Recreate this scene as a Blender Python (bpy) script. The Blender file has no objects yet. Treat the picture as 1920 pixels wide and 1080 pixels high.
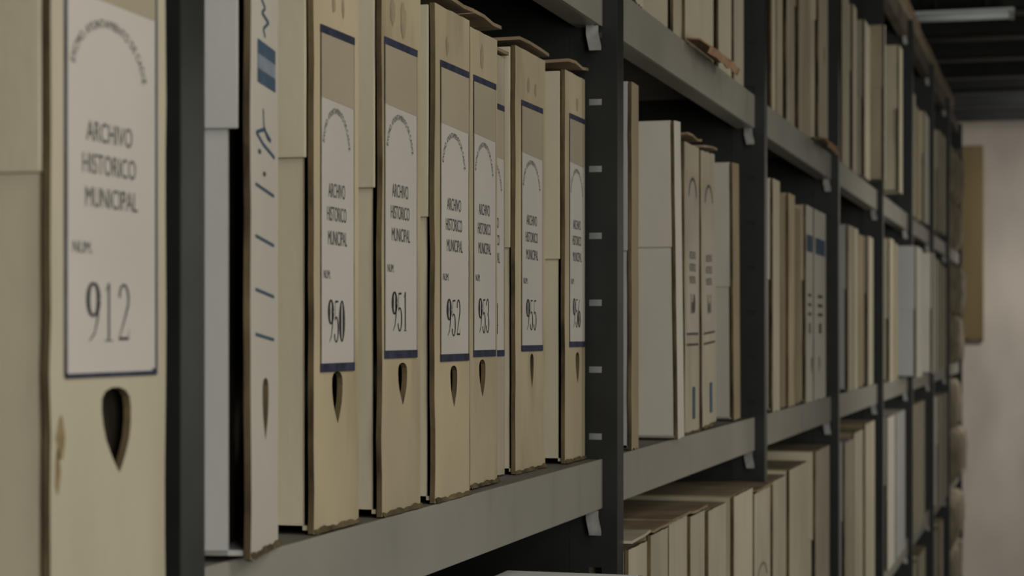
import bpy, bmesh, math, random
from mathutils import Vector, Matrix
from mathutils.geometry import tessellate_polygon

# ------------------------------------------------------------------ camera, world, lights, exposure
S = bpy.context.scene
COL = S.collection
EYE = 1.60                      # camera height above the floor
YAW = math.radians(16.14)

cam_d = bpy.data.cameras.new('camera')
cam = bpy.data.objects.new('camera', cam_d)
COL.objects.link(cam)
cam.location = (0.46, 0.0, EYE)
cam.rotation_euler = (math.radians(90), 0, YAW)
cam_d.sensor_width = 36.0
cam_d.lens = 3560 / 1920 * 36.0
cam_d.shift_y = 85 / 1920
cam_d.clip_start = 0.05
cam_d.clip_end = 60
cam_d.dof.use_dof = True
cam_d.dof.focus_distance = 1.62
cam_d.dof.aperture_fstop = 12.0
S.camera = cam

S.view_settings.view_transform = 'Standard'
S.view_settings.look = 'None'
S.view_settings.gamma = 1
S.view_settings.use_curve_mapping = False
S.view_settings.exposure = 0.0

w = bpy.data.worlds.new('world')
S.world = w
w.use_nodes = True
w.node_tree.nodes['Background'].inputs[0].default_value = (0.75, 0.8, 0.85, 1)
w.node_tree.nodes['Background'].inputs[1].default_value = 0.02


def area(name, loc, size, power, col, aim=None):
    l = bpy.data.lights.new(name, 'AREA')
    l.shape = 'RECTANGLE'
    l.size, l.size_y = size
    l.energy = power
    l.color = col
    o = bpy.data.objects.new(name, l)
    COL.objects.link(o)
    o.location = loc
    if aim is not None:
        o.rotation_euler = (Vector(aim) - Vector(loc)).to_track_quat('-Z', 'Y').to_euler()
    return o


WARM = (1.0, 0.975, 0.88)
area('area_light', (1.40, -0.75, 1.80), (0.7, 1.1), 30, WARM, (0.0, 1.5, 1.30))  # unseen soft light from behind the camera, no fixture of the aisle
area('area_light', (1.10, 0.6, 2.70), (0.5, 1.3), 14, WARM, (0.0, 1.5, 1.2))
area('area_light', (1.35, 2.7, 1.45), (0.3, 1.2), 7, WARM, (0.0, 3.1, 1.0))  # added low fill for the shelf lips, no real fixture
area('area_light', (1.40, 4.7, 1.7), (0.3, 1.0), 15, WARM, (0.0, 7.0, 1.6))  # added fill that brightens the near-facing sides of the far boxes
area('area_light', (1.0, 9.8, 2.74), (0.4, 1.2), 66, (1.0, 0.96, 0.90), (0.6, 11.5, 0.6))

# ------------------------------------------------------------------ materials


def newmat(name, col, rough=0.85, metal=0.0, var=0.12, scale=9.0, dark=None, bump=0.15, stretch=(1, 1, 1), spec=0.3,
           stain=None, stain_amt=0.0, fine=160.0):
    m = bpy.data.materials.new(name)
    m.use_nodes = True
    nt = m.node_tree
    N, L = nt.nodes, nt.links
    b = N['Principled BSDF']
    b.inputs['Roughness'].default_value = rough
    b.inputs['Metallic'].default_value = metal
    b.inputs['Specular IOR Level'].default_value = spec
    tc = N.new('ShaderNodeTexCoord')
    oi = N.new('ShaderNodeObjectInfo')
    add = N.new('ShaderNodeVectorMath'); add.operation = 'ADD'
    mul = N.new('ShaderNodeVectorMath'); mul.operation = 'MULTIPLY'
    sc = N.new('ShaderNodeVectorMath'); sc.operation = 'SCALE'
    sc.inputs[0].default_value = (7.3, 3.1, 5.7)
    L.new(oi.outputs['Random'], sc.inputs['Scale'])
    L.new(tc.outputs['Object'], mul.inputs[0])
    mul.inputs[1].default_value = stretch
    L.new(mul.outputs[0], add.inputs[0])
    L.new(sc.outputs[0], add.inputs[1])
    n1 = N.new('ShaderNodeTexNoise')
    n1.inputs['Scale'].default_value = scale
    n1.inputs['Detail'].default_value = 5
    L.new(add.outputs[0], n1.inputs['Vector'])
    ramp = N.new('ShaderNodeMapRange')
    ramp.inputs['From Min'].default_value = 0.3
    ramp.inputs['From Max'].default_value = 0.7
    L.new(n1.outputs['Fac'], ramp.inputs['Value'])
    mix = N.new('ShaderNodeMix'); mix.data_type = 'RGBA'
    d = dark if dark else tuple(c * (1 - var * 2) for c in col)
    mix.inputs['A'].default_value = (*d, 1)
    mix.inputs['B'].default_value = (*tuple(min(1, c * (1 + var * .5)) for c in col), 1)
    L.new(ramp.outputs[0], mix.inputs['Factor'])
    out = mix.outputs['Result']
    if stain:
        n3 = N.new('ShaderNodeTexNoise')
        n3.inputs['Scale'].default_value = 14
        n3.inputs['Detail'].default_value = 3
        m3 = N.new('ShaderNodeVectorMath'); m3.operation = 'MULTIPLY'
        m3.inputs[1].default_value = (1, 1.6, 0.7)
        L.new(add.outputs[0], m3.inputs[0])
        L.new(m3.outputs[0], n3.inputs['Vector'])
        r3 = N.new('ShaderNodeMapRange')
        r3.inputs['From Min'].default_value = 0.55
        r3.inputs['From Max'].default_value = 0.78
        r3.inputs['To Max'].default_value = stain_amt
        L.new(n3.outputs['Fac'], r3.inputs['Value'])
        mx = N.new('ShaderNodeMix'); mx.data_type = 'RGBA'
        L.new(out, mx.inputs['A'])
        mx.inputs['B'].default_value = (*stain, 1)
        L.new(r3.outputs[0], mx.inputs['Factor'])
        out = mx.outputs['Result']
    L.new(out, b.inputs['Base Color'])
    if bump:
        n2 = N.new('ShaderNodeTexNoise')
        n2.inputs['Scale'].default_value = fine
        n2.inputs['Detail'].default_value = 4
        L.new(add.outputs[0], n2.inputs['Vector'])
        bp = N.new('ShaderNodeBump')
        bp.inputs['Strength'].default_value = bump
        bp.inputs['Distance'].default_value = 0.002
        L.new(n2.outputs['Fac'], bp.inputs['Height'])
        L.new(bp.outputs[0], b.inputs['Normal'])
    return m


STAIN = (0.16, 0.115, 0.06)
M = {
    'tan': newmat('tan_cardboard', (0.45, 0.375, 0.25), stain=STAIN, stain_amt=.5, stretch=(1, 1, .5)),
    'cream': newmat('cream_cardboard', (0.46, 0.415, 0.31), var=.07, stain=STAIN, stain_amt=.15, stretch=(1, 1, .5)),
    'buff': newmat('buff_cardboard', (0.40, 0.355, 0.27), var=.1, stain=STAIN, stain_amt=.3, stretch=(1, 1, .5)),
    'white': newmat('white_cardboard', (0.52, 0.485, 0.425), var=.05, stain=STAIN, stain_amt=.08, stretch=(1, 1, .5)),
    'bright': newmat('bright_white_card', (0.74, 0.74, 0.73), var=.03),
    'coolwhite': newmat('cool_white_cardboard', (0.36, 0.357, 0.35), var=.04, stretch=(1, 1, .5)),
    'old': newmat('aged_or_shaded_cardboard', (0.30, 0.245, 0.155), var=.15, stain=STAIN, stain_amt=.5, stretch=(1, 1, .5)),
    'edge': newmat('cut_cardboard_edge', (0.125, 0.092, 0.045), var=.3, scale=45, dark=(0.03, 0.02, 0.01), stretch=(1, 1, .4), bump=.5),
    'flap': newmat('brown_flap', (0.27, 0.20, 0.125), var=.2, scale=20, bump=.3),
    'smudge': newmat('brown_smudge', (0.33, 0.27, 0.175), var=.12, scale=60, bump=0),
    'stain': newmat('brown_stain', (0.27, 0.20, 0.105), var=.2, scale=60, bump=0),
    'rust': newmat('reddish_brown_flap', (0.33, 0.20, 0.12), var=.2, scale=25, bump=.3),
    'paper': newmat('label_paper', (0.50, 0.465, 0.43), var=.04, bump=.05, rough=.7),
    'buffpaper': newmat('aged_label_paper', (0.40, 0.36, 0.30), var=.12, bump=.05, rough=.7),
    'band': newmat('label_beige_band', (0.36, 0.31, 0.225), var=.06, bump=.05, rough=.7),
    'navy': newmat('navy_print', (0.035, 0.040, 0.075), var=.3, scale=80, bump=0),
    'blue': newmat('blue_print', (0.06, 0.10, 0.155), var=.1, scale=80, bump=0),
    'paleblue': newmat('pale_blue_print', (0.24, 0.27, 0.32), var=.1, scale=80, bump=0),
    'ink': newmat('grey_ink', (0.10, 0.095, 0.09), var=.4, scale=300, bump=0),
    'black': newmat('black_ink', (0.03, 0.03, 0.03), var=.2, scale=90, bump=0),
    'line': newmat('thin_printed_line', (0.20, 0.17, 0.13), var=.2, scale=90, bump=0),
    'lip': newmat('grey_shelf_paint', (0.26, 0.245, 0.21), var=.07, scale=6, rough=.45, spec=.5, bump=.04, stain=(.14, .13, .11), stain_amt=.35),
    'post': newmat('dark_post_paint', (0.0095, 0.011, 0.0105), var=.2, scale=20, rough=.5, spec=.4, bump=.05),
    'postfront': newmat('lightened_post_front', (0.013, 0.015, 0.014), var=.25, scale=30, rough=.3, spec=.5, bump=.03),  # sheen on the front faces put into the colour: lighter, glossier post paint
    'toplip': newmat('brown_grey_top_beam', (0.115, 0.095, 0.07), var=.25, scale=7, rough=.7, bump=.05),
    'deck': newmat('shelf_deck_paint', (0.15, 0.14, 0.125), var=.1, rough=.6, bump=.05),
    'zinc': newmat('zinc_bracket', (0.36, 0.36, 0.35), var=.2, scale=60, rough=.4, metal=.3, bump=.05),
    'wall': newmat('white_plaster', (0.43, 0.39, 0.34), var=.17, scale=2.2, rough=.9, bump=.1, stretch=(1, 1, .5)),
    'dwall': newmat('dark_wall_paint', (0.10, 0.10, 0.095), var=.1, scale=3, rough=.9),
    'aisle': newmat('aisle_wall_paint', (0.42, 0.40, 0.37), var=.05, scale=2, rough=.9),
    'floor': newmat('grey_floor', (0.20, 0.19, 0.18), var=.1, scale=4, rough=.5),
    'ceil': newmat('dark_ceiling_paint', (0.017, 0.020, 0.021), var=.15, scale=3, rough=.8),
    'joist': newmat('dark_joist_paint', (0.015, 0.017, 0.0175), var=.25, scale=5, rough=.6, bump=.05),
    'lamp': newmat('grey_enamel', (0.74, 0.79, 0.79), var=.1, scale=5, rough=.5, bump=0),
    'board': newmat('brown_wood_board', (0.14, 0.10, 0.038), var=.12, scale=4, rough=.6, stretch=(3, 3, .4), bump=.1),
    'bundle': newmat('brown_wrapping_paper', (0.30, 0.25, 0.175), var=.25, scale=12, rough=.85, bump=.3, fine=50),
    'cord': newmat('string', (0.35, 0.30, 0.22), var=.1, bump=0),
    'gloom': newmat('box_interior_shade', (0.025, 0.019, 0.012), var=.2, scale=30),  # shade inside the boxes put into the colour
}

# ------------------------------------------------------------------ helpers


def empty(name, loc, rz=0.0, rx=0.0, ry=0.0):
    o = bpy.data.objects.new(name, None)
    o.empty_display_size = .02
    o.location = loc
    o.rotation_euler = (rx, ry, rz)
    COL.objects.link(o)
    return o


def tag(o, label, cat, group=None, kind=None):
    if label: o['label'] = label
    if cat: o['category'] = cat
    if group: o['group'] = group
    if kind: o['kind'] = kind
    return o


def obj(name, bm, mats, parent=None, bevel=0, loc=None, smooth=False):
    me = bpy.data.meshes.new(name)
    bmesh.ops.recalc_face_normals(bm, faces=bm.faces[:])
    bm.to_mesh(me)
    bm.free()
    o = bpy.data.objects.new(name, me)
    for m in (mats if isinstance(mats, (list, tuple)) else [mats]):
        me.materials.append(m)
    if smooth:
        for p in me.polygons: p.use_smooth = True
    COL.objects.link(o)
    if parent: o.parent = parent
    if loc: o.location = loc
    if bevel:
        bv = o.modifiers.new('bevel', 'BEVEL')
        bv.width = bevel
        bv.segments = 2
        bv.limit_method = 'ANGLE'
    return o


def bx(bm, x0, x1, y0, y1, z0, z1, mi=0):
    vs = [bm.verts.new((x, y, z)) for x in (x0, x1) for y in (y0, y1) for z in (z0, z1)]
    for f in ((0, 1, 3, 2), (4, 6, 7, 5), (0, 4, 5, 1), (2, 3, 7, 6), (0, 2, 6, 4), (1, 5, 7, 3)):
        bm.faces.new([vs[i] for i in f]).material_index = mi
    return vs


def box_obj(name, dims, mat, parent=None, bevel=0):
    bm = bmesh.new()
    bx(bm, *dims)
    return obj(name, bm, mat, parent, bevel)


def plate(bm, loops, x_front, x_back, edge_mi=1):
    """slab lying in the y/z plane, outline loops[0], holes loops[1:]"""
    pts = [p for lp in loops for p in lp]
    fr = [bm.verts.new((x_front, p[0], p[1])) for p in pts]
    bk = [bm.verts.new((x_back, p[0], p[1])) for p in pts]
    for t in tessellate_polygon([[Vector((p[0], p[1], 0)) for p in lp] for lp in loops]):
        for vs in (fr, bk):
            try: bm.faces.new([vs[i] for i in t])
            except ValueError: pass
    i0 = 0
    for lp in loops:
        n = len(lp)
        for i in range(n):
            a, b = i0 + i, i0 + (i + 1) % n
            bm.faces.new([fr[a], fr[b], bk[b], bk[a]]).material_index = edge_mi
        i0 += n


def tube(bm, pts, r, seg=8):
    rings = []
    for i, p in enumerate(pts):
        p = Vector(p)
        d = (Vector(pts[min(i + 1, len(pts) - 1)]) - Vector(pts[max(i - 1, 0)])).normalized()
        q = d.to_track_quat('Z', 'Y')
        rings.append([bm.verts.new(p + q @ Vector((r * math.cos(a), r * math.sin(a), 0))) for a in [2 * math.pi * k / seg for k in range(seg)]])
    for a, b in zip(rings, rings[1:]):
        for k in range(seg):
            bm.faces.new([a[k], a[(k + 1) % seg], b[(k + 1) % seg], b[k]])
    bm.faces.new(rings[0]); bm.faces.new(rings[-1][::-1])


# ---- lettering: all flat print lies 0.3 mm in front of what it is printed on
_txt = {}


def text_tris(s):
    if s in _txt: return _txt[s]
    c = bpy.data.curves.new('t', 'FONT')
    c.body = s
    c.size = 1
    c.fill_mode = 'FRONT'
    o = bpy.data.objects.new('t', c)
    COL.objects.link(o)
    dg = bpy.context.evaluated_depsgraph_get()
    me = bpy.data.meshes.new_from_object(o.evaluated_get(dg))
    vs = [(v.co.x, v.co.y) for v in me.vertices]
    fs = [tuple(p.vertices) for p in me.polygons]
    bpy.data.objects.remove(o)
    bpy.data.curves.remove(c)
    bpy.data.meshes.remove(me)
    x0 = min(v[0] for v in vs); x1 = max(v[0] for v in vs)
    y0 = min(v[1] for v in vs); y1 = max(v[1] for v in vs)
    vs = [((x - x0) / (x1 - x0), (y - y0) / (y1 - y0)) for x, y in vs]
    _txt[s] = (vs, fs)
    return _txt[s]


def put_text(bm, s, y0, y1, z0, z1, x=0.0003, fn=None):
    vs, fs = text_tris(s)
    bv = []
    for u, v in vs:
        if fn: yy, zz = fn(u, v)
        else: yy, zz = y0 + (y1 - y0) * u, z0 + (z1 - z0) * v
        bv.append(bm.verts.new((x, yy, zz)))
    for f in fs:
        try: bm.faces.new([bv[i] for i in f])
        except ValueError: pass


def arc_pts(cx, cy, rx, ry, a0, a1, n, thick, thin):
    out = []
    for i in range(n + 1):
        a = math.radians(a0 + (a1 - a0) * i / n)
        wd = thin + (thick - thin) * abs(math.cos(a)) ** 1.5
        out.append((cx + rx * math.cos(a), cy + ry * math.sin(a), wd))
    return out


TH, TN = .21, .045
DIG = {
    '0': [arc_pts(.5, .5, .36, .47, 0, 360, 28, TH, TN)],
    '1': [[(.5, 1, .09), (.5, .03, .09)], [(.24, .86, .02), (.40, .92, .03), (.5, .98, .05)], [(.22, .015, .022), (.78, .015, .022)]],
    '2': [[(.2, .76, .08), (.22, .82, .07)] + arc_pts(.5, .73, .34, .25, 165, -25, 16, .09, TN) + [(.55, .38, .06), (.16, .05, .03)],
          [(.14, .05, .055), (.84, .05, .055), (.88, .2, .02)]],
    '3': [[(.2, .8, .07)] + arc_pts(.46, .76, .32, .22, 160, -80, 14, .09, TN), arc_pts(.46, .29, .38, .27, 88, -160, 18, .10, TN) + [(.16, .2, .07)]],
    '4': [[(.66, 1, .03), (.1, .3, .03), (.92, .3, .03)], [(.68, 1, .09), (.68, .02, .09)]],
    '5': [[(.26, .95, .05), (.82, .96, .055)], [(.26, .97, .025), (.22, .55, .025)], arc_pts(.46, .30, .38, .29, 130, -155, 20, .10, TN) + [(.14, .18, .07)]],
    '6': [arc_pts(.5, .29, .36, .27, 0, 360, 24, TH, TN), [(.15, .34, .09), (.2, .6, .08), (.4, .85, .05), (.78, .99, .025)]],
    '9': [arc_pts(.5, .71, .36, .27, 0, 360, 24, TH, TN), [(.85, .66, .09), (.8, .4, .08), (.6, .15, .05), (.22, .01, .025)]],
}


def put_digits(bm, s, y0, y1, z0, z1, x=0.0003, bold=1.0):
    n = len(s)
    cw = (y1 - y0) / n
    for k, ch in enumerate(s):
        oy = y0 + cw * k + cw * .04
        sy, sz = cw * .92, z1 - z0
        for st in DIG[ch]:
            prev = None
            for i, (px, py, wd) in enumerate(st):
                a, b = st[max(i - 1, 0)], st[min(i + 1, len(st) - 1)]
                dx, dy = (b[0] - a[0]), (b[1] - a[1])
                L = math.hypot(dx, dy) or 1
                nx, ny = -dy / L, dx / L
                p = [bm.verts.new((x, oy + sy * (px + nx * wd * bold * s_), z0 + sz * (py + ny * wd * .45 * s_))) for s_ in (1, -1)]
                if prev:
                    bm.faces.new([prev[0], p[0], p[1], prev[1]])
                prev = p


def rect(bm, y0, y1, z0, z1, x=0.0):
    vs = [bm.verts.new((x, y, z)) for y, z in ((y0, z0), (y1, z0), (y1, z1), (y0, z1))]
    bm.faces.new(vs)


def wobble(rng, p0, p1, n, amp, ax):
    """points strictly between p0 and p1, pushed about across axis ax"""
    out = []
    ph = rng.random() * 6
    for i in range(1, n):
        t = i / n
        p = [p0[0] + (p1[0] - p0[0]) * t, p0[1] + (p1[1] - p0[1]) * t]
        p[ax] += amp * (math.sin(t * 17 + ph) * .4 + rng.uniform(-1, 1) * .6)
        out.append(tuple(p))
    return out


def lozenge(cy, z0, z1, hw, lean=0.0):
    """tall finger hole, round at the top and pointed below"""
    H = z1 - z0
    L = []
    prof = [(0, .25), (.04, .7), (.12, .95), (.25, 1), (.42, .95), (.6, .8), (.75, .55), (.9, .25)]
    for t, k in prof: L.append((cy + hw * k + lean * t, z1 - H * t))
    L.append((cy + lean, z0))
    for t, k in reversed(prof): L.append((cy - hw * k + lean * t, z1 - H * t))
    return L[::-1]


# ------------------------------------------------------------------ archive box
def archive_box(Y, X, wd, H, z, label, group, side='cream', spine='tan', step=.24, slot=.006, depth=.30, rz=0.0, rx=0.0,
                hole=None, lift=0.0, lift_mat='flap', seed=0, rough_edge=.0012, lid=True, cat='archive box', far=False,
                lab=None, deco=None, torn=0.0, droop=0.0):
    rng = random.Random(seed * 7 + int(Y * 1000))
    r = empty('archive_box', (X, Y, z), math.radians(rz), math.radians(rx))
    tag(r, label, cat, group)
    t = .004
    g = .003 if lid else .001
    # body: a tray open to the front, its near wall stopping short of the spine panel
    bm = bmesh.new()
    zb = .002
    bx(bm, -depth, -t - slot, g, g + .003, zb, H - .003)
    bx(bm, -depth, -t, wd - .004, wd - .001, zb, H - .003)
    bx(bm, -depth, -t, g, wd - .001, zb, zb + .003)
    bx(bm, -depth, -depth + .003, g, wd - .001, zb, H - .003)
    bx(bm, -depth, -t - slot, g, wd - .001, H - .006, H - .003)
    obj('body', bm, M[side], r)
    # papers held inside, coloured near-black for the shade seen through holes and slots
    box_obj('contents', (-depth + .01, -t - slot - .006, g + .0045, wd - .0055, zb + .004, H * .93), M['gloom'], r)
    # spine panel
    bm = bmesh.new()
    n = 5 if far else 14
    ra = rough_edge
    o = [(0, 0)] + wobble(rng, (0, 0), (wd, 0), 3 if far else 9, ra * 1.3, 1) + [(wd, 0)]
    o += wobble(rng, (wd, 0), (wd, H), n, ra * .5, 0) + [(wd, H)]
    o += wobble(rng, (wd, H), (0, H), 3 if far else 6, ra * .5, 1) + [(0, H)]
    o += wobble(rng, (0, H), (0, 0), n, ra, 0)
    loops = [o]
    if hole: loops.append(lozenge(*hole))
    plate(bm, loops, 0, -t)
    obj('spine_panel', bm, [M[spine], M['edge']], r)
    if lid:
        # lid with its side flap coming down over the near side
        bm = bmesh.new()
        bx(bm, -depth, -t - slot * .35, 0, .0025, step, H - .001)
        obj('lid_side', bm, M[side], r, 0.0008)
        if lift <= 0:
            bm = bmesh.new()
            bx(bm, -depth, -t, 0, wd, H - .0025, H + .0005)
            obj('lid_top', bm, M['old' if side in ('cream', 'buff', 'old') else side], r, 0.0008)  # darker brown on cream and buff tops stands for shade under the shelf
    if lift > 0:
        bm = bmesh.new()
        nn = 6
        rows = []
        for i in range(nn + 1):
            s = i / nn
            xx = -depth + (depth + .004) * s
            zz = H - .001 + lift * s ** 2
            if i == nn: zz -= lift * .25
            rows.append([bm.verts.new((xx, yy, zz + (rng.uniform(-.15, .15) * lift if i >= nn - 1 else 0))) for yy in (0.001, wd * .35, wd * .7, wd)])
        for a, b in zip(rows, rows[1:]):
            for k in range(3): bm.faces.new([a[k], a[k + 1], b[k + 1], b[k]])
        ob = obj('raised_flap', bm, M[lift_mat], r)
        so = ob.modifiers.new('solid', 'SOLIDIFY'); so.thickness = .003; so.offset = 1
    if torn > 0:
        # frayed board along the bottom front
        bm = bmesh.new()
        k = 16
        top = []; bot = []
        ph = rng.random() * 6
        for i in range(k + 1):
            yy = wd * i / k
            wv = math.sin(i * 1.9 + ph) * .5 + math.sin(i * .8 + 2 * ph) * .5
            e = torn * (.5 + .35 * wv)
            top.append(bm.verts.new((.0002, yy, .0028 + .0012 * wv)))
            bot.append(bm.verts.new((e, yy, -.0002)))
        for i in range(k): bm.faces.new([top[i], top[i + 1], bot[i + 1], bot[i]])
        ob = obj('frayed_edge', bm, M['edge'], r)
        so = ob.modifiers.new('solid', 'SOLIDIFY'); so.thickness = .0012
    if droop:
        # brown bottom flap bent out over the shelf lip
        bm = bmesh.new()
        rows = []
        for i in range(9):
            yy = -.012 + (wd + .022) * i / 8
            wv = rng.uniform(-1, 1)
            rows.append([bm.verts.new(p) for p in ((.0035, yy, .004), (.0035 + droop * .55, yy + .003, .003 + .0015 * wv),
                                                   (.0035 + droop, yy + .006, -.007 + .003 * wv), (.0035 + droop * .9, yy + .006, -.016 + .003 * wv))])
        for a, b in zip(rows, rows[1:]):
            for q in range(3): bm.faces.new([a[q], a[q + 1], b[q + 1], b[q]])
        ob = obj('bent_flap', bm, M['rust'], r)
        so = ob.modifiers.new('solid', 'SOLIDIFY'); so.thickness = .002
    if lab: make_label(r, **lab)
    if deco: deco(r, wd, H)
    return r


def make_label(r, y0, y1, zb, zt, number=None, frame='navy', full=True, zw=None, sub='NUM.', sc=None):
    """printed archive label stuck on a spine; z values local to the box"""
    x = .0006
    Wd = y1 - y0
    sc = sc or (zt - zb) / .2215
    Z = lambda v: zb + (v - .1085) * sc
    zw = Z(.2870) if zw is None else zw
    bm = bmesh.new()
    bx(bm, .0001, x, y0, y1, zb, zw)
    lb = obj('label', bm, M['paper' if frame != 'none' else 'buffpaper'], r)
    bm = bmesh.new()
    vs = [bm.verts.new((x + .0002, yy, zz)) for yy, zz in ((y0, zw - .001), (y1, zw - .003), (y1, zt), (y0, zt))]
    bm.faces.new(vs)
    vs2 = [bm.verts.new((.0001, v.co.y, v.co.z)) for v in vs]
    for i in range(4): bm.faces.new([vs[i], vs[(i + 1) % 4], vs2[(i + 1) % 4], vs2[i]])
    obj('beige_band', bm, M['band'], lb)
    p = x + .0003
    if frame == 'navy':
        for z0, z1 in ((zb - .0035, zb + .0022), (zt - .002, zt + .0032)):
            bm = bmesh.new()
            bx(bm, .0001, p + .0002, y0 - .0005, y1 + .0005, z0, z1)
            obj('navy_bar', bm, M['navy'], lb)
        bm = bmesh.new()
        for yy in (y0, y1 - .0006): bx(bm, .0001, p, yy, yy + .0008, zb, zt)
        obj('side_line', bm, M['line'], lb)
    elif frame == 'none':
        pass
    else:
        bm = bmesh.new()
        for yy in (y0 - .0006, y1 - .0012): bx(bm, .0001, p, yy, yy + .0020, zb, zt)
        bx(bm, .0001, p, y0, y1, zb - .0012, zb + .001)
        bx(bm, .0001, p + .0001, y1 - .0045, y1 + .0005, zb - .0012, zb + .0022)
        obj('ink_frame', bm, M['navy'], lb)
    if not full: return lb
    bm = bmesh.new()
    # curved heading
    cy, zc = y0 + Wd * .46, Z(.245)
    R = Wd * .40
    hh = Z(.2790) - zc
    s = 'EXCMO. AYUNTAMIENTO DE CADIZ'

    def bend(u, v):
        a = math.radians(165 - 150 * u)
        k = 1 + (v - .5) * .12
        return cy + R * math.cos(a) * k * 1.02, zc + hh * math.sin(a) ** .8 * (1 + (v - .5) * .12) + (.0 if u < .5 else -.004 * (u - .5))
    put_text(bm, s, 0, 0, 0, 0, p, bend)
    obj('curved_heading', bm, M['ink'], lb)
    bm = bmesh.new()
    for i, (wdt, fr, off) in enumerate((('ARCHIVO', .50, .21), ('HISTORICO', .58, .17), ('MUNICIPAL', .57, .20))):
        zc2 = Z((.2256, .2100, .1940)[i])
        put_text(bm, wdt, y0 + Wd * off, y0 + Wd * (off + fr), zc2 - .0048, zc2 + .0048, p)
    put_text(bm, sub, y0 + Wd * .07, y0 + Wd * .27, Z(.1695) - .0028, Z(.1695) + .0028, p)
    obj('lettering', bm, M['ink'], lb)
    if number:
        bm = bmesh.new()
        put_digits(bm, number, y0 + Wd * .20, y0 + Wd * .70, Z(.1245), Z(.1530), p, .66 if frame == 'ink' else 1.1)
        obj('number', bm, M['black'], lb)
    return lb


def scuff(r, y, z, wy, wz, mat='smudge'):
    rng = random.Random(int(y * 1e4) + int(z * 1e4))
    bm = bmesh.new()
    n = 12
    vs = []
    for i in range(n):
        a = 2 * math.pi * i / n
        k = rng.uniform(.65, 1.05)
        vs.append(bm.verts.new((.0003, y + wy * k * math.cos(a), z + wz * k * math.sin(a))))
    bm.faces.new(vs)
    obj('scuff_mark', bm, M[mat], r)


def Yat(px, lat):
    """distance along the aisle of something `lat` metres left of the camera"""
    return lat * (3858.0 / (1990.0 - px) - .2893)


# ------------------------------------------------------------------ room
def struct(name, dims, mat):
    o = box_obj(name, dims, mat)
    o['kind'] = 'structure'
    return o


FAR = 12.0
CEIL = EYE + 1.36
struct('floor', (-.6, 1.7, -2.2, FAR + .1, -.1, 0), M['floor'])
struct('ceiling', (-.6, 1.7, -2.2, FAR + .1, CEIL, CEIL + .08), M['ceil'])
struct('wall_end', (-.6, 1.7, FAR, FAR + .1, 0, CEIL), M['wall'])
struct('wall_left', (-.6, -.42, -2.2, FAR, 0, CEIL), M['dwall'])
struct('wall_right', (1.6, 1.7, -2.2, FAR, 0, CEIL), M['aisle'])
struct('wall_back', (-.6, 1.7, -2.2, -2.1, 0, CEIL), M['aisle'])
# cross joists
k = 0
y = 7.55 - .6246 * 15
while y < FAR - .1:
    bm = bmesh.new()
    bx(bm, -.42, 1.6, y - .012, y + .012, EYE + 1.24, CEIL)
    bx(bm, -.42, 1.6, y - .05, y + .05, EYE + 1.23, EYE + 1.24)
    o = obj('trim_%d' % (k + 1), bm, M['joist'], None, .002)
    o['kind'] = 'structure'
    y += .6246
    k += 1

# unlit strip lamp under a joist
r = empty('strip_lamp', (0, 7.41, EYE + 1.203))
tag(r, 'pale grey strip lamp, unlit, hung crosswise under the dark ceiling', 'ceiling lamp')
box_obj('housing', (-.10, .29, -.04, .04, .013, .023), M['lamp'], r, .005)
bm = bmesh.new(); tube(bm, [(-.085, 0, 0), (.275, 0, 0)], .014, 14); obj('tube', bm, M['lamp'], r, smooth=True)
for sx in (0, .19): box_obj('hanger', (sx - .004, sx + .004, -.004, .004, .023, CEIL - EYE - 1.203), M['joist'], r)
for sx in (-.09, .28): box_obj('end_cap', (sx - .008, sx + .008, -.02, .02, -.016, .014), M['zinc'], r, .002)
# brown board on the end wall
r = empty('wall_board', (-.27, FAR - .02, EYE + .54))
tag(r, 'tall brown wooden board hung on the white end wall', 'board')
box_obj('panel', (-.26, .27, -.02, .0195, -.59, .61), M['board'], r, .004)
box_obj('bottom_rail', (-.26, .27, -.027, -.021, -.59, -.565), M['edge'], r, .002)

# ------------------------------------------------------------------ rack: posts and shelves
POST = [.910 + 1.022 * i for i in range(-1, 9)]
POST_NAMES = {0: 'nearest dark metal rack post, beside the box numbered 912',
              1: 'slotted dark metal rack post, right of the box numbered 956',
              2: 'dark metal rack post, third from the camera, right of two labelled grey boxes',
              3: 'dark metal rack post, fourth from the camera, right of blue-banded boxes',
              4: 'dark metal rack post, fifth from the camera',
              5: 'dark metal rack post, sixth from the camera',
              6: 'dark metal rack post, seventh from the camera, far down the aisle',
              7: 'dark metal rack post, eighth from the camera, before the brown bundles',
              8: 'last dark metal rack post, at the far rack end behind bundles',
              -1: 'dark metal rack post left of the box numbered 912'}
for i, py in enumerate(POST):
    n = i - 1
    if n < 0: continue
    r = empty('rack_post', (0, py, 0))
    tag(r, POST_NAMES[n], 'rack post', 'upright posts of the shelving rack')
    # side flange with real slots
    bm = bmesh.new()
    x0, xa, xb, x1 = -.036, -.0155, -.0015, .015
    top = EYE + .9765
    bx(bm, x0, xa, 0, .002, 0, top)
    bx(bm, xb, x1, 0, .002, 0, top)
    z = 0.0
    zs = EYE + .242 - .070 * 20
    cur = 0.0
    while zs < top - .02:
        if zs > .02:
            bx(bm, xa, xb, 0, .002, cur, zs - .0033)
            cur = zs + .0033
        zs += .070
    bx(bm, xa, xb, 0, .002, cur, top)
    obj('slotted_flange', bm, M['post'], r)
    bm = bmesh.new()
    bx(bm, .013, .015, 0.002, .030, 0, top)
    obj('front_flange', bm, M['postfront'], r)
    box_obj('shade_panel', (-.402, -.0365 if n < 2 else .0125, 0 if n < 2 else .0022, .0015 if n < 2 else .0034, 0, top), M['post'], r)  # dark sheet added so the space between bays reads as black shade
    box_obj('foot_plate', (-.04, .020, -.004, .034, 0, .004), M['post'], r)

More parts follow.
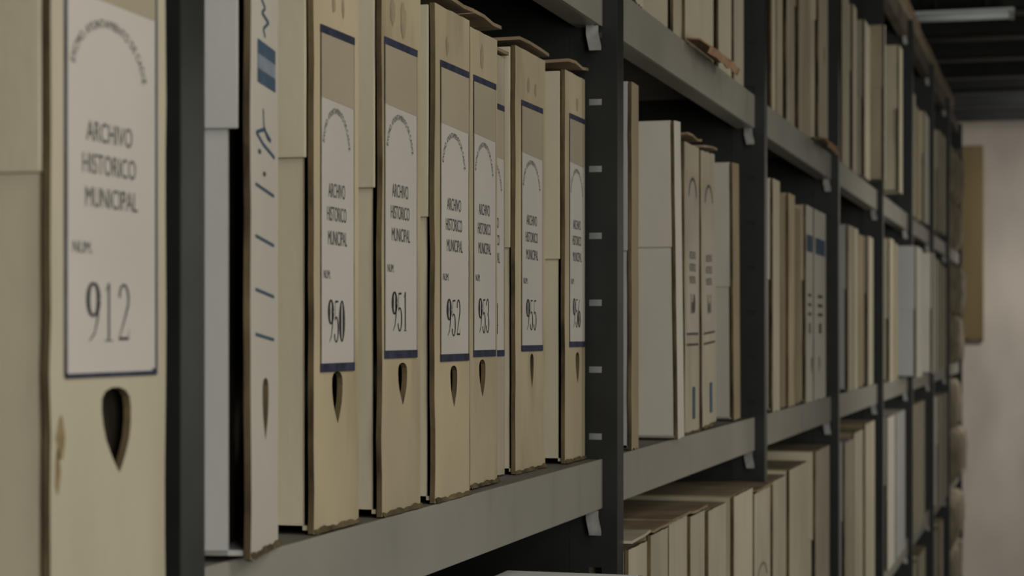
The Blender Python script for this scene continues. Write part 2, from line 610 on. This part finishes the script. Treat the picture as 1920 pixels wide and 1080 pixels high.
LEV = {'middle': EYE - .131, 'upper': EYE + .372, 'lower': EYE - .636, 'bottom': EYE - 1.139, 'top': EYE + .977}
BAYNAME = {0: 'left of the nearest post', 1: 'between first and second dark posts', 2: 'between second and third dark posts',
           3: 'between third and fourth dark posts', 4: 'between fourth and fifth dark posts', 5: 'between fifth and sixth dark posts',
           6: 'between sixth and seventh dark posts', 7: 'between seventh and eighth dark posts', 8: 'at the far rack end'}


def shelf(bay, lev, y0, y1):
    z = LEV[lev]
    r = empty('metal_shelf', (0, y0, z))
    tag(r, 'grey metal %s shelf with turned-down front lip, %s' % (lev, BAYNAME[bay]), 'shelf', 'grey metal shelves of the rack')
    L = y1 - y0
    H = .052
    box_obj('deck', (-.40, -.003, .0325, L - .003, -.003, -.0005), M['deck'], r)
    bm = bmesh.new()
    e = .0325
    bx(bm, -.0025, 0, e, L - .0015, -H, 0)
    bx(bm, -.029, -.0025, e, L - .0015, -H, -H + .0025)
    obj('front_lip', bm, M['toplip' if lev == 'top' else 'lip'], r, .0012)
    # hook bracket under the far end
    for yy in ([L - .018] if bay < 8 else []):
        bm = bmesh.new()
        prof = [(-.0140, -H + .012), (-.0140, -H - .010), (-.0105, -H - .0265), (.0015, -H - .0265), (.0015, -H - .022), (-.0015, -H - .008), (-.0015, -H - .001), (-.006, -H - .001), (-.006, -H + .012)]
        a = [bm.verts.new((p[0], yy, p[1])) for p in prof]
        b = [bm.verts.new((p[0], yy + .003, p[1])) for p in prof]
        bm.faces.new(a); bm.faces.new(b[::-1])
        for i in range(len(prof)): bm.faces.new([a[i], a[(i + 1) % len(prof)], b[(i + 1) % len(prof)], b[i]])
        obj('hook_bracket', bm, M['zinc'], r)


for bay in range(0, 9):
    y0 = POST[bay]; y1 = POST[bay + 1] if bay + 1 < len(POST) else POST[bay] + 1
    for lev in ('middle', 'upper', 'lower', 'top', 'bottom'):
        if lev == 'bottom' and bay < 6: continue
        if lev == 'lower' and bay < 1: continue
        shelf(bay, lev, y0, y1)

# ------------------------------------------------------------------ middle shelf, near boxes
zM = LEV['middle'] + .0005
G1 = 'numbered archive boxes on the middle shelf'
# 912
b912 = archive_box(.7806, .013, .1166, .39, zM, 'cream archive box numbered 912, left of the nearest dark post', G1, side='cream', spine='cream', step=.205,
            hole=(.0625, .0616, .104, .0150, .004), lab=dict(y0=.0125, y1=.105, zb=.1105, zt=.352, number='912', frame='ink', zw=.2935, sc=1.0), seed=1, rough_edge=.0018, slot=.004)
for q in ((.0085, .082, .0045, .012), (.006, .066, .003, .012)): scuff(b912, *q, 'stain')
# white box with blue print


def deco949(r, wd, H):
    x = .0004
    bm = bmesh.new()
    rect(bm, .018, .070, .2925, .301, x)
    lb = obj('blue_bar', bm, M['blue'], r)
    bm = bmesh.new(); rect(bm, .018, .070, .276, .284, x)
    obj('blue_bar', bm, M['blue'], r)
    bm = bmesh.new(); rect(bm, .018, .070, .284, .2925, x)
    obj('pale_field', bm, M['paleblue'], lb)
    for zc in (.217, .187, .156, .130):
        bm = bmesh.new()
        vs = [bm.verts.new((x, yy, zz)) for yy, zz in ((.012, zc), (.066, zc - .0035), (.066, zc - .0053), (.012, zc - .0018))]
        bm.faces.new(vs)
        obj('blue_rule', bm, M['blue'], r)
    bm = bmesh.new()
    pts = [(.034, .262), (.036, .252), (.046, .246), (.056, .245), (.036, .250), (.014, .246), (.034, .241), (.068, .236)]
    for a, b in zip(pts, pts[1:]):
        dy, dz = b[0] - a[0], b[1] - a[1]
        L = math.hypot(dy, dz); ny, nz = -dz / L * .0011, dy / L * .0011
        bm.faces.new([bm.verts.new((x, p[0] + s * ny, p[1] + s * nz)) for p, s in ((a, 1), (b, 1), (b, -1), (a, -1))])
    obj('handwriting', bm, M['blue'], r)
    bm = bmesh.new()
    pts = [(.018, .330), (.040, .322), (.030, .318), (.050, .315), (.034, .309), (.040, .305)]
    for a, b in zip(pts, pts[1:]):
        dy, dz = b[0] - a[0], b[1] - a[1]
        L = math.hypot(dy, dz); ny, nz = -dz / L * .0011, dy / L * .0011
        bm.faces.new([bm.verts.new((x, p[0] + s * ny, p[1] + s * nz)) for p, s in ((a, 1), (b, 1), (b, -1), (a, -1))])
    obj('handwriting', bm, M['blue'], r)
    bm = bmesh.new(); rect(bm, .020, .027, .2345, .2370, x); obj('ink_dot', bm, M['ink'], r)
    bm = bmesh.new(); rect(bm, .034, .041, .2225, .2250, x); obj('ink_dot', bm, M['ink'], r)


archive_box(1.0007, .015, .080, .40, zM + .001, 'white archive box with blue printed spine, left of the box numbered 950', G1, side='coolwhite', spine='white', step=.2467,
            slot=.010, rz=12, hole=(.042, .066, .103, .009, .0), seed=2, rough_edge=.0022, deco=deco949, torn=.003)

NUM = [  # number, lat, spine near px, far px, label px0, px1, label z0,z1, hole px0,px1,z0,z1, step, top, lift
    ('950', .4666, 588, 672, 600, 662, .1085, .330, 622, 642, .0700, .105, .245, .392, 0),
    ('951', .463, 716, 788, 720, 780, .1160, .3386, 746, 763, .0780, .109, .234, .390, 0),
    ('952', .462, 815, 880, 825, 877, .1120, .339, 844, 857, .0720, .105, .220, .3845, .010),
    ('953', .4766, 881, 932, 887, 928, .1140, .3455, 898, 910, .0760, .108, .215, .388, .014),
    ('955', .486, 966, 1022, 977, 1016, .1170, .346, 993, 1001, .0780, .111, .210, .3976, .008),
    ('956', .478, 1059, 1096.5, 1067, 1095, .1200, .350, 1079, 1086, .0790, .111, .205, .395, .012),
]
WHERE = ['directly right of the white box with blue print', 'second of the tan numbered boxes from the left',
         'touching the left side of box 953', 'in front of the half hidden set-back box', 'with a jagged finger hole, right of the set-back box',
         'against the slotted dark post']
for i, (n, lat, a, b, l0, l1, z0, z1, h0, h1, hz0, hz1, step, H, lift) in enumerate(NUM):
    Y0, Y1 = Yat(a, lat), Yat(b, lat)
    hc = (Yat(h0, lat) + Yat(h1, lat)) / 2 - Y0
    hw = (Yat(h1, lat) - Yat(h0, lat)) / 2
    if n in ('955',): hw *= .8
    bb = archive_box(Y0, .46 - lat, Y1 - Y0, H, zM, 'tan archive box numbered %s, %s' % (n, WHERE[i]), G1,
                side='cream', spine='tan', step=step, slot=(.005, .005, .004, .001, .003, .004)[i],
                hole=(hc, hz0, hz1, hw, .001), lift=lift, seed=10 + i, rough_edge=(.0014, .0016, .0018, .001, .0014, .0012)[i],
                lab=dict(y0=Yat(l0, lat) - Y0, y1=Yat(l1, lat) - Y0, zb=z0, zt=z1, number=n), torn=.0035)
    for q in {'950': ((.035, .352, .004, .010), (.052, .350, .003, .007)), '951': ((.022, .362, .006, .013), (.045, .360, .007, .014)),
              '952': ((.03, .356, .004, .009),), '953': ((.034, .366, .006, .012),), '955': ((.045, .366, .005, .009), (.07, .364, .004, .008)),
              '956': ((.05, .366, .005, .008),)}[n]: scuff(bb, *q)
# 954 set back, its label half hidden
archive_box(1.613, -.035, .073, .385, zM, 'tan archive box set back, half hidden between boxes 953 and 955', G1, side='cream', spine='buff', step=.2, slot=.002,
            lab=dict(y0=.007, y1=.069, zb=.113, zt=.337, number='954'), seed=31, lift=.004)

# ------------------------------------------------------------------ rows of further boxes
ORD = ['first', 'second', 'third', 'fourth', 'fifth', 'sixth', 'seventh', 'eighth', 'ninth']
WORD = {'tan': 'tan', 'cream': 'cream', 'buff': 'buff', 'white': 'white', 'coolwhite': 'cool white', 'old': 'aged brown'}


def print_spine(r, wd, H):
    """arc mark, three lines, number, two rules and a blue upright word"""
    lb = make_label(r, wd * .12, wd * .9, .13, .340, None, frame='none', full=False, zw=.325)
    x = .0011
    y0, Wd = wd * .12, wd * .78
    bm = bmesh.new()
    for i, s in enumerate(('ARCHIVO', 'HISTORICO', 'MUNICIPAL')):
        zc = (.232, .216, .200)[i]
        put_text(bm, s, y0 + Wd * .2, y0 + Wd * .75, zc - .005, zc + .005, x)
    for i in range(14):
        a0 = math.radians(165 - 150 * i / 14); a1 = math.radians(165 - 150 * (i + 1) / 14)
        P = lambda a, k: bm.verts.new((x, y0 + Wd * (.5 + .38 * k * math.cos(a)), .300 + .034 * k * math.sin(a)))
        bm.faces.new([P(a0, 1), P(a1, 1), P(a1, .87), P(a0, .87)])
    obj('lettering', bm, M['ink'], r)
    bm = bmesh.new()
    put_digits(bm, '160' if int(r.location.y * 100) % 2 else '161', y0 + Wd * .25, y0 + Wd * .7, .156, .182, x)
    obj('number', bm, M['ink'], r)
    bm = bmesh.new()
    for z in (.128, .114): rect(bm, y0, y0 + Wd, z, z + .003, .0008)
    obj('dark_rule', bm, M['ink'], r)
    bm = bmesh.new(); rect(bm, y0 + Wd * .5, y0 + Wd * .72, .018, .060, .0008)
    obj('blue_mark', bm, M['blue'], r)


def blue_band(r, wd, H):
    bm = bmesh.new()
    rect(bm, wd * .1, wd * .9, H - .087, H - .055, .0006)
    o = obj('blue_band', bm, M['blue'], r)
    bm = bmesh.new()
    for i in range(3): rect(bm, wd * .3, wd * .7, .2 - i * .018, .206 - i * .018, .0006)
    obj('lettering', bm, M['ink'], r)
    bm = bmesh.new()
    rect(bm, wd * .4, wd * .6, .13, .15, .0006)
    obj('number', bm, M['ink'], r)


def faint_print(r, wd, H):
    bm = bmesh.new()
    x = .0004
    for i in range(12):
        a0 = math.radians(165 - 150 * i / 12); a1 = math.radians(165 - 150 * (i + 1) / 12)
        P = lambda a, k: bm.verts.new((x, wd * (.5 + .32 * k * math.cos(a)), H * .66 + .03 * k * math.sin(a)))
        bm.faces.new([P(a0, 1), P(a1, 1), P(a1, .85), P(a0, .85)])
    for i in range(3): rect(bm, wd * .3, wd * .68, H * .56 - i * .017, H * .56 + .008 - i * .017, x)
    obj('faint_lettering', bm, M['line'], r)
    bm = bmesh.new()
    rect(bm, wd * .35, wd * .6, H * .3, H * .3 + .022, x)
    obj('faint_number', bm, M['line'], r)


# each entry: near px of spine, far px of spine, X of its front, height, spine, side, extras
ROWS = {
    ('middle', 2): [
        (1184, 1197, -.0015, .412, 'old', 'coolwhite', dict(step=.223, slot=.002, rough_edge=.002)),
        (1271, 1283, .009, .389, 'white', 'white', dict(step=.236, slot=.002, rx=3.8, rough_edge=.001)),
        (1284, 1311, -.003, .376, 'buff', 'buff', dict(rx=.4, deco=print_spine, lift=.012, rough_edge=.002, torn=.003)),
        (1317, 1343, -.008, .378, 'buff', 'buff', dict(rx=2.2, deco=print_spine, lift=.008, rough_edge=.002, torn=.003)),
        (1376, 1388, -.010, .385, 'old', 'white', dict(step=.200, slot=.003, rx=2.2)),
    ],
    ('middle', 3): [
        (1449, 1462, 0, .388, 'cream', 'white', dict(step=.22)), (1463, 1473, -.01, .375, 'old', 'old', {}), (1474, 1490, -.005, .380, 'tan', 'cream', {}),
        (1491, 1501, -.01, .362, 'old', 'old', {}), (1502.5, 1524, 0, .372, 'white', 'buff', dict(deco=blue_band, hole=(.085, .05, .085, .009, 0))),
        (1526, 1548, 0, .372, 'white', 'buff', dict(deco=blue_band, hole=(.085, .05, .085, .009, 0)))],
    ('middle', 4): [
        (1590, 1600, 0, .375, 'buff', 'coolwhite', {}), (1601, 1609, 0, .375, 'cream', 'buff', {}), (1610, 1618, -.01, .37, 'old', 'old', {}),
        (1619, 1627, 0, .375, 'buff', 'buff', dict(deco=faint_print)), (1628, 1637, 0, .372, 'cream', 'buff', {})],
    ('middle', 5): [
        (1668, 1676, .02, .385, 'cream', 'cream', dict(step=.17)), (1677, 1683, .01, .385, 'tan', 'old', {}), (1718, 1730, .05, .388, 'white', 'coolwhite', dict(step=.2))],
    ('middle', 6): [
        (1748, 1752.5, .06, .390, 'white', 'white', dict(step=.21)), (1754, 1758, .05, .385, 'white', 'coolwhite', {}), (1759, 1762.5, .045, .385, 'cream', 'coolwhite', dict(step=.24))],
    ('middle', 7): [
        (1764, 1769, .035, .385, 'cream', 'buff', {}), (1770, 1774, .035, .38, 'cream', 'cream', {})],
    ('upper', 2): [
        (1192, 1206, 0, .39, 'cream', 'cream', dict(rough_edge=.002)),
        (1262, 1278, -.005, .39, 'buff', 'cream', {}),
        (1284, 1336, -.002, .39, 'cream', 'cream', dict(droop=.032, rough_edge=.002)),
        (1347, 1371, -.008, .39, 'cream', 'cream', {}),
        (1376, 1394, -.008, .39, 'buff', 'old', {})],
    ('upper', 3): [
        (1447, 1454, -.005, .39, 'cream', 'old', {}), (1456, 1467, -.005, .39, 'buff', 'old', {}), (1475, 1489, -.008, .39, 'buff', 'old', {}),
        (1498, 1519, -.004, .39, 'buff', 'old', {}), (1525, 1552, .012, .39, 'cream', 'buff', dict(droop=.018, hole=(.09, .15, .19, .008, 0)))],
    ('upper', 4): [
        (1579, 1591, 0, .39, 'buff', 'coolwhite', {}), (1599, 1606, 0, .385, 'buff', 'cream', {}), (1621, 1631, .01, .375, 'cream', 'buff', dict(step=.19)),
        (1648, 1660, .045, .382, 'white', 'buff', {})],
    ('upper', 5): [
        (1686, 1692, .05, .388, 'cream', 'cream', dict(step=.22))],
    ('upper', 6): [
        (1708, 1716, .012, .385, 'cream', 'coolwhite', {}), (1717, 1724, .005, .37, 'tan', 'buff', {}), (1729, 1742, .02, .37, 'white', 'buff', {})],
    ('upper', 7): [
        (1757, 1764, .03, .37, 'white', 'buff', {}), (1766, 1773, .035, .37, 'cream', 'buff', {})],
    ('lower', 2): [
        (1176, 1213, .018, .405, 'cream', 'cream', dict(lift=.012, lift_mat='cream')), (1216, 1252, .022, .411, 'buff', 'old', dict(lift=.006)),
        (1254, 1288, .022, .414, 'buff', 'old', dict(lift=.004)), (1293, 1321, .026, .412, 'buff', 'buff', dict(deco=faint_print, lift=.006)),
        (1328, 1361, .030, .410, 'buff', 'cream', dict(deco=faint_print)), (1376, 1411, .032, .413, 'cream', 'cream', {}),
        (1414, 1444, .032, .402, 'buff', 'cream', dict(deco=faint_print, lift=.006))],
    ('lower', 3): [
        (1449, 1474, .02, .400, 'buff', 'buff', {}), (1480, 1514, .02, .405, 'cream', 'cream', {}), (1529, 1555, .02, .415, 'buff', 'cream', dict(step=.25))],
    ('lower', 4): [
        (1584, 1600, .012, .40, 'buff', 'coolwhite', {}), (1601, 1618, .012, .41, 'cream', 'old', {}), (1622, 1640, .015, .42, 'cream', 'old', {})],
    ('lower', 5): [
        (1664, 1678, .015, .41, 'white', 'coolwhite', {}), (1680, 1697, .015, .41, 'coolwhite', 'white', {})],
    ('lower', 6): [
        (1709, 1719, .015, .41, 'buff', 'buff', {}), (1720, 1734, .015, .41, 'buff', 'buff', {})],
    ('lower', 7): [
        (1750, 1765, .03, .405, 'white', 'white', {}), (1766, 1776, .03, .405, 'buff', 'white', {})],
    ('bottom', 6): [(1709, 1719, .0, .39, 'buff', 'buff', {}), (1722, 1735, .0, .39, 'cream', 'buff', {})],
    ('bottom', 7): [(1750, 1759, .0, .39, 'buff', 'cream', {}), (1762, 1768, .0, .39, 'cream', 'cream', {})],
    ('bottom', 5): [],
}
seed = 100
for (lev, bay), items in ROWS.items():
    lim = POST[bay + 1] - .003
    prev = POST[bay] + .040
    for i, (a, b, X, H, sp, sd, ex) in enumerate(items):
        seed += 1
        lat = .46 - X
        Y0, Y1 = Yat(a, lat), Yat(b, lat)
        Y0 = max(Y0, prev + .001)
        Y1 = min(Y1, lim)
        if Y1 - Y0 < .02:
            print('SKIP', lev, bay, i, Y0, Y1); continue
        prev = Y1
        ex = dict(ex)
        if 'deco' in ex and ex['deco'] is print_spine:
            lk = '%s box with printed label' % WORD[sp]
        elif 'deco' in ex and ex['deco'] is blue_band:
            lk = 'blue-banded white box'
        elif ex.get('droop', 0) > .0:
            lk = '%s box with bent brown bottom flap' % WORD[sp]
        elif ex.get('lift'):
            lk = '%s box, lid raised' % WORD[sp]
        else:
            lk = '%s archive box' % WORD[sp]
        pos = ORD[i] + ' from left' if i < len(items) - 1 else 'rightmost'
        label = '%s, %s, %s row, %s' % (lk, pos, lev, BAYNAME[bay].replace('between ', '').replace('dark ', ''))
        ex.setdefault('step', .23)
        ex.setdefault('slot', .004)
        archive_box(Y0, X, Y1 - Y0, H, LEV[lev] + .0005, label, 'archive boxes in the %s row' % lev, side=sd, spine=sp, seed=seed, far=bay > 3, **ex)

# white box jutting out below, before the second post
archive_box(1.623, .09, .088, .4125, LEV['lower'] + .0005, 'bright white box jutting into the aisle at the bottom, before the second post', 'archive boxes in the lower row',
            side='bright', spine='white', step=.25, depth=.13, seed=77)

# flat boxes lying on top of the rack
y = 4.98
for i, (L, hh) in enumerate(((.52, .045), (.40, .038), (.55, .05), (.42, .04), (.60, .046), (.5, .042), (.58, .05))):
    r = empty('document_case', (.006, y, LEV['top'] + .0005))
    tag(r, 'flat brown document case lying on the rack top, %s' % ('nearest of the row', 'second from the near end', 'third from the near end', 'fourth from the near end', 'third from the far end', 'second from the far end', 'farthest of the row')[i],
        'document case', 'flat cases lying on the rack top')
    box_obj('base', (-.34, 0, .002, L - .01, 0, hh * .55), M['bundle'], r, .002)
    box_obj('lid', (-.343, .003, 0, L - .008, hh * .55, hh), M['flap'], r, .002)
    y += L

# brown paper bundles filling the last bay
k = 0
for lev, n in (('bottom', 2), ('lower', 2), ('middle', 2), ('upper', 2)):
    hz = .213
    for j in range(n):
        r = empty('paper_bundle', (.034 + .010 * ((k * 7) % 3 - 1), 8.11, LEV[lev] + .0005 + j * (hz + .001)))
        tag(r, 'brown wrapped paper bundle, %s on the %s shelf at the far rack end' % ('upper one' if j else 'lower one', lev), 'paper bundle', 'wrapped bundles in the last bay')
        rng = random.Random(500 + k)
        bm = bmesh.new()
        rings = []
        NR = 8
        for a in range(NR + 1):
            t = a / NR
            bul = .012 * math.sin(t * math.pi) ** .5 + rng.uniform(-.003, .003)
            if a in (0, NR): bul = -.012
            zz = hz * t
            ring = []
            for (cx, cy) in ((1, -1), (1, -.3), (1, .4), (1, 1), (.2, 1), (-1, 1), (-1, 0), (-1, -1), (-.2, -1), (.5, -1)):
                xx = -.17 + (.155 + bul) * cx
                yy = .44 + (.40 + bul) * cy
                ring.append(bm.verts.new((xx + rng.uniform(-.003, .003), yy + rng.uniform(-.003, .003), zz)))
            rings.append(ring)
        for p, q in zip(rings, rings[1:]):
            m_ = len(p)
            for c in range(m_): bm.faces.new([p[c], p[(c + 1) % m_], q[(c + 1) % m_], q[c]])
        bm.faces.new(rings[0][::-1]); bm.faces.new(rings[-1])
        o = obj('wrapping', bm, M['bundle'], r, smooth=True)
        for yy in (.25, .62):
            bm = bmesh.new()
            tube(bm, [(.001, yy, .008), (.0045, yy, hz * .3), (.0045, yy, hz * .7), (.001, yy, hz - .008)], .003, 6)
            obj('string', bm, M['cord'], r)
        k += 1
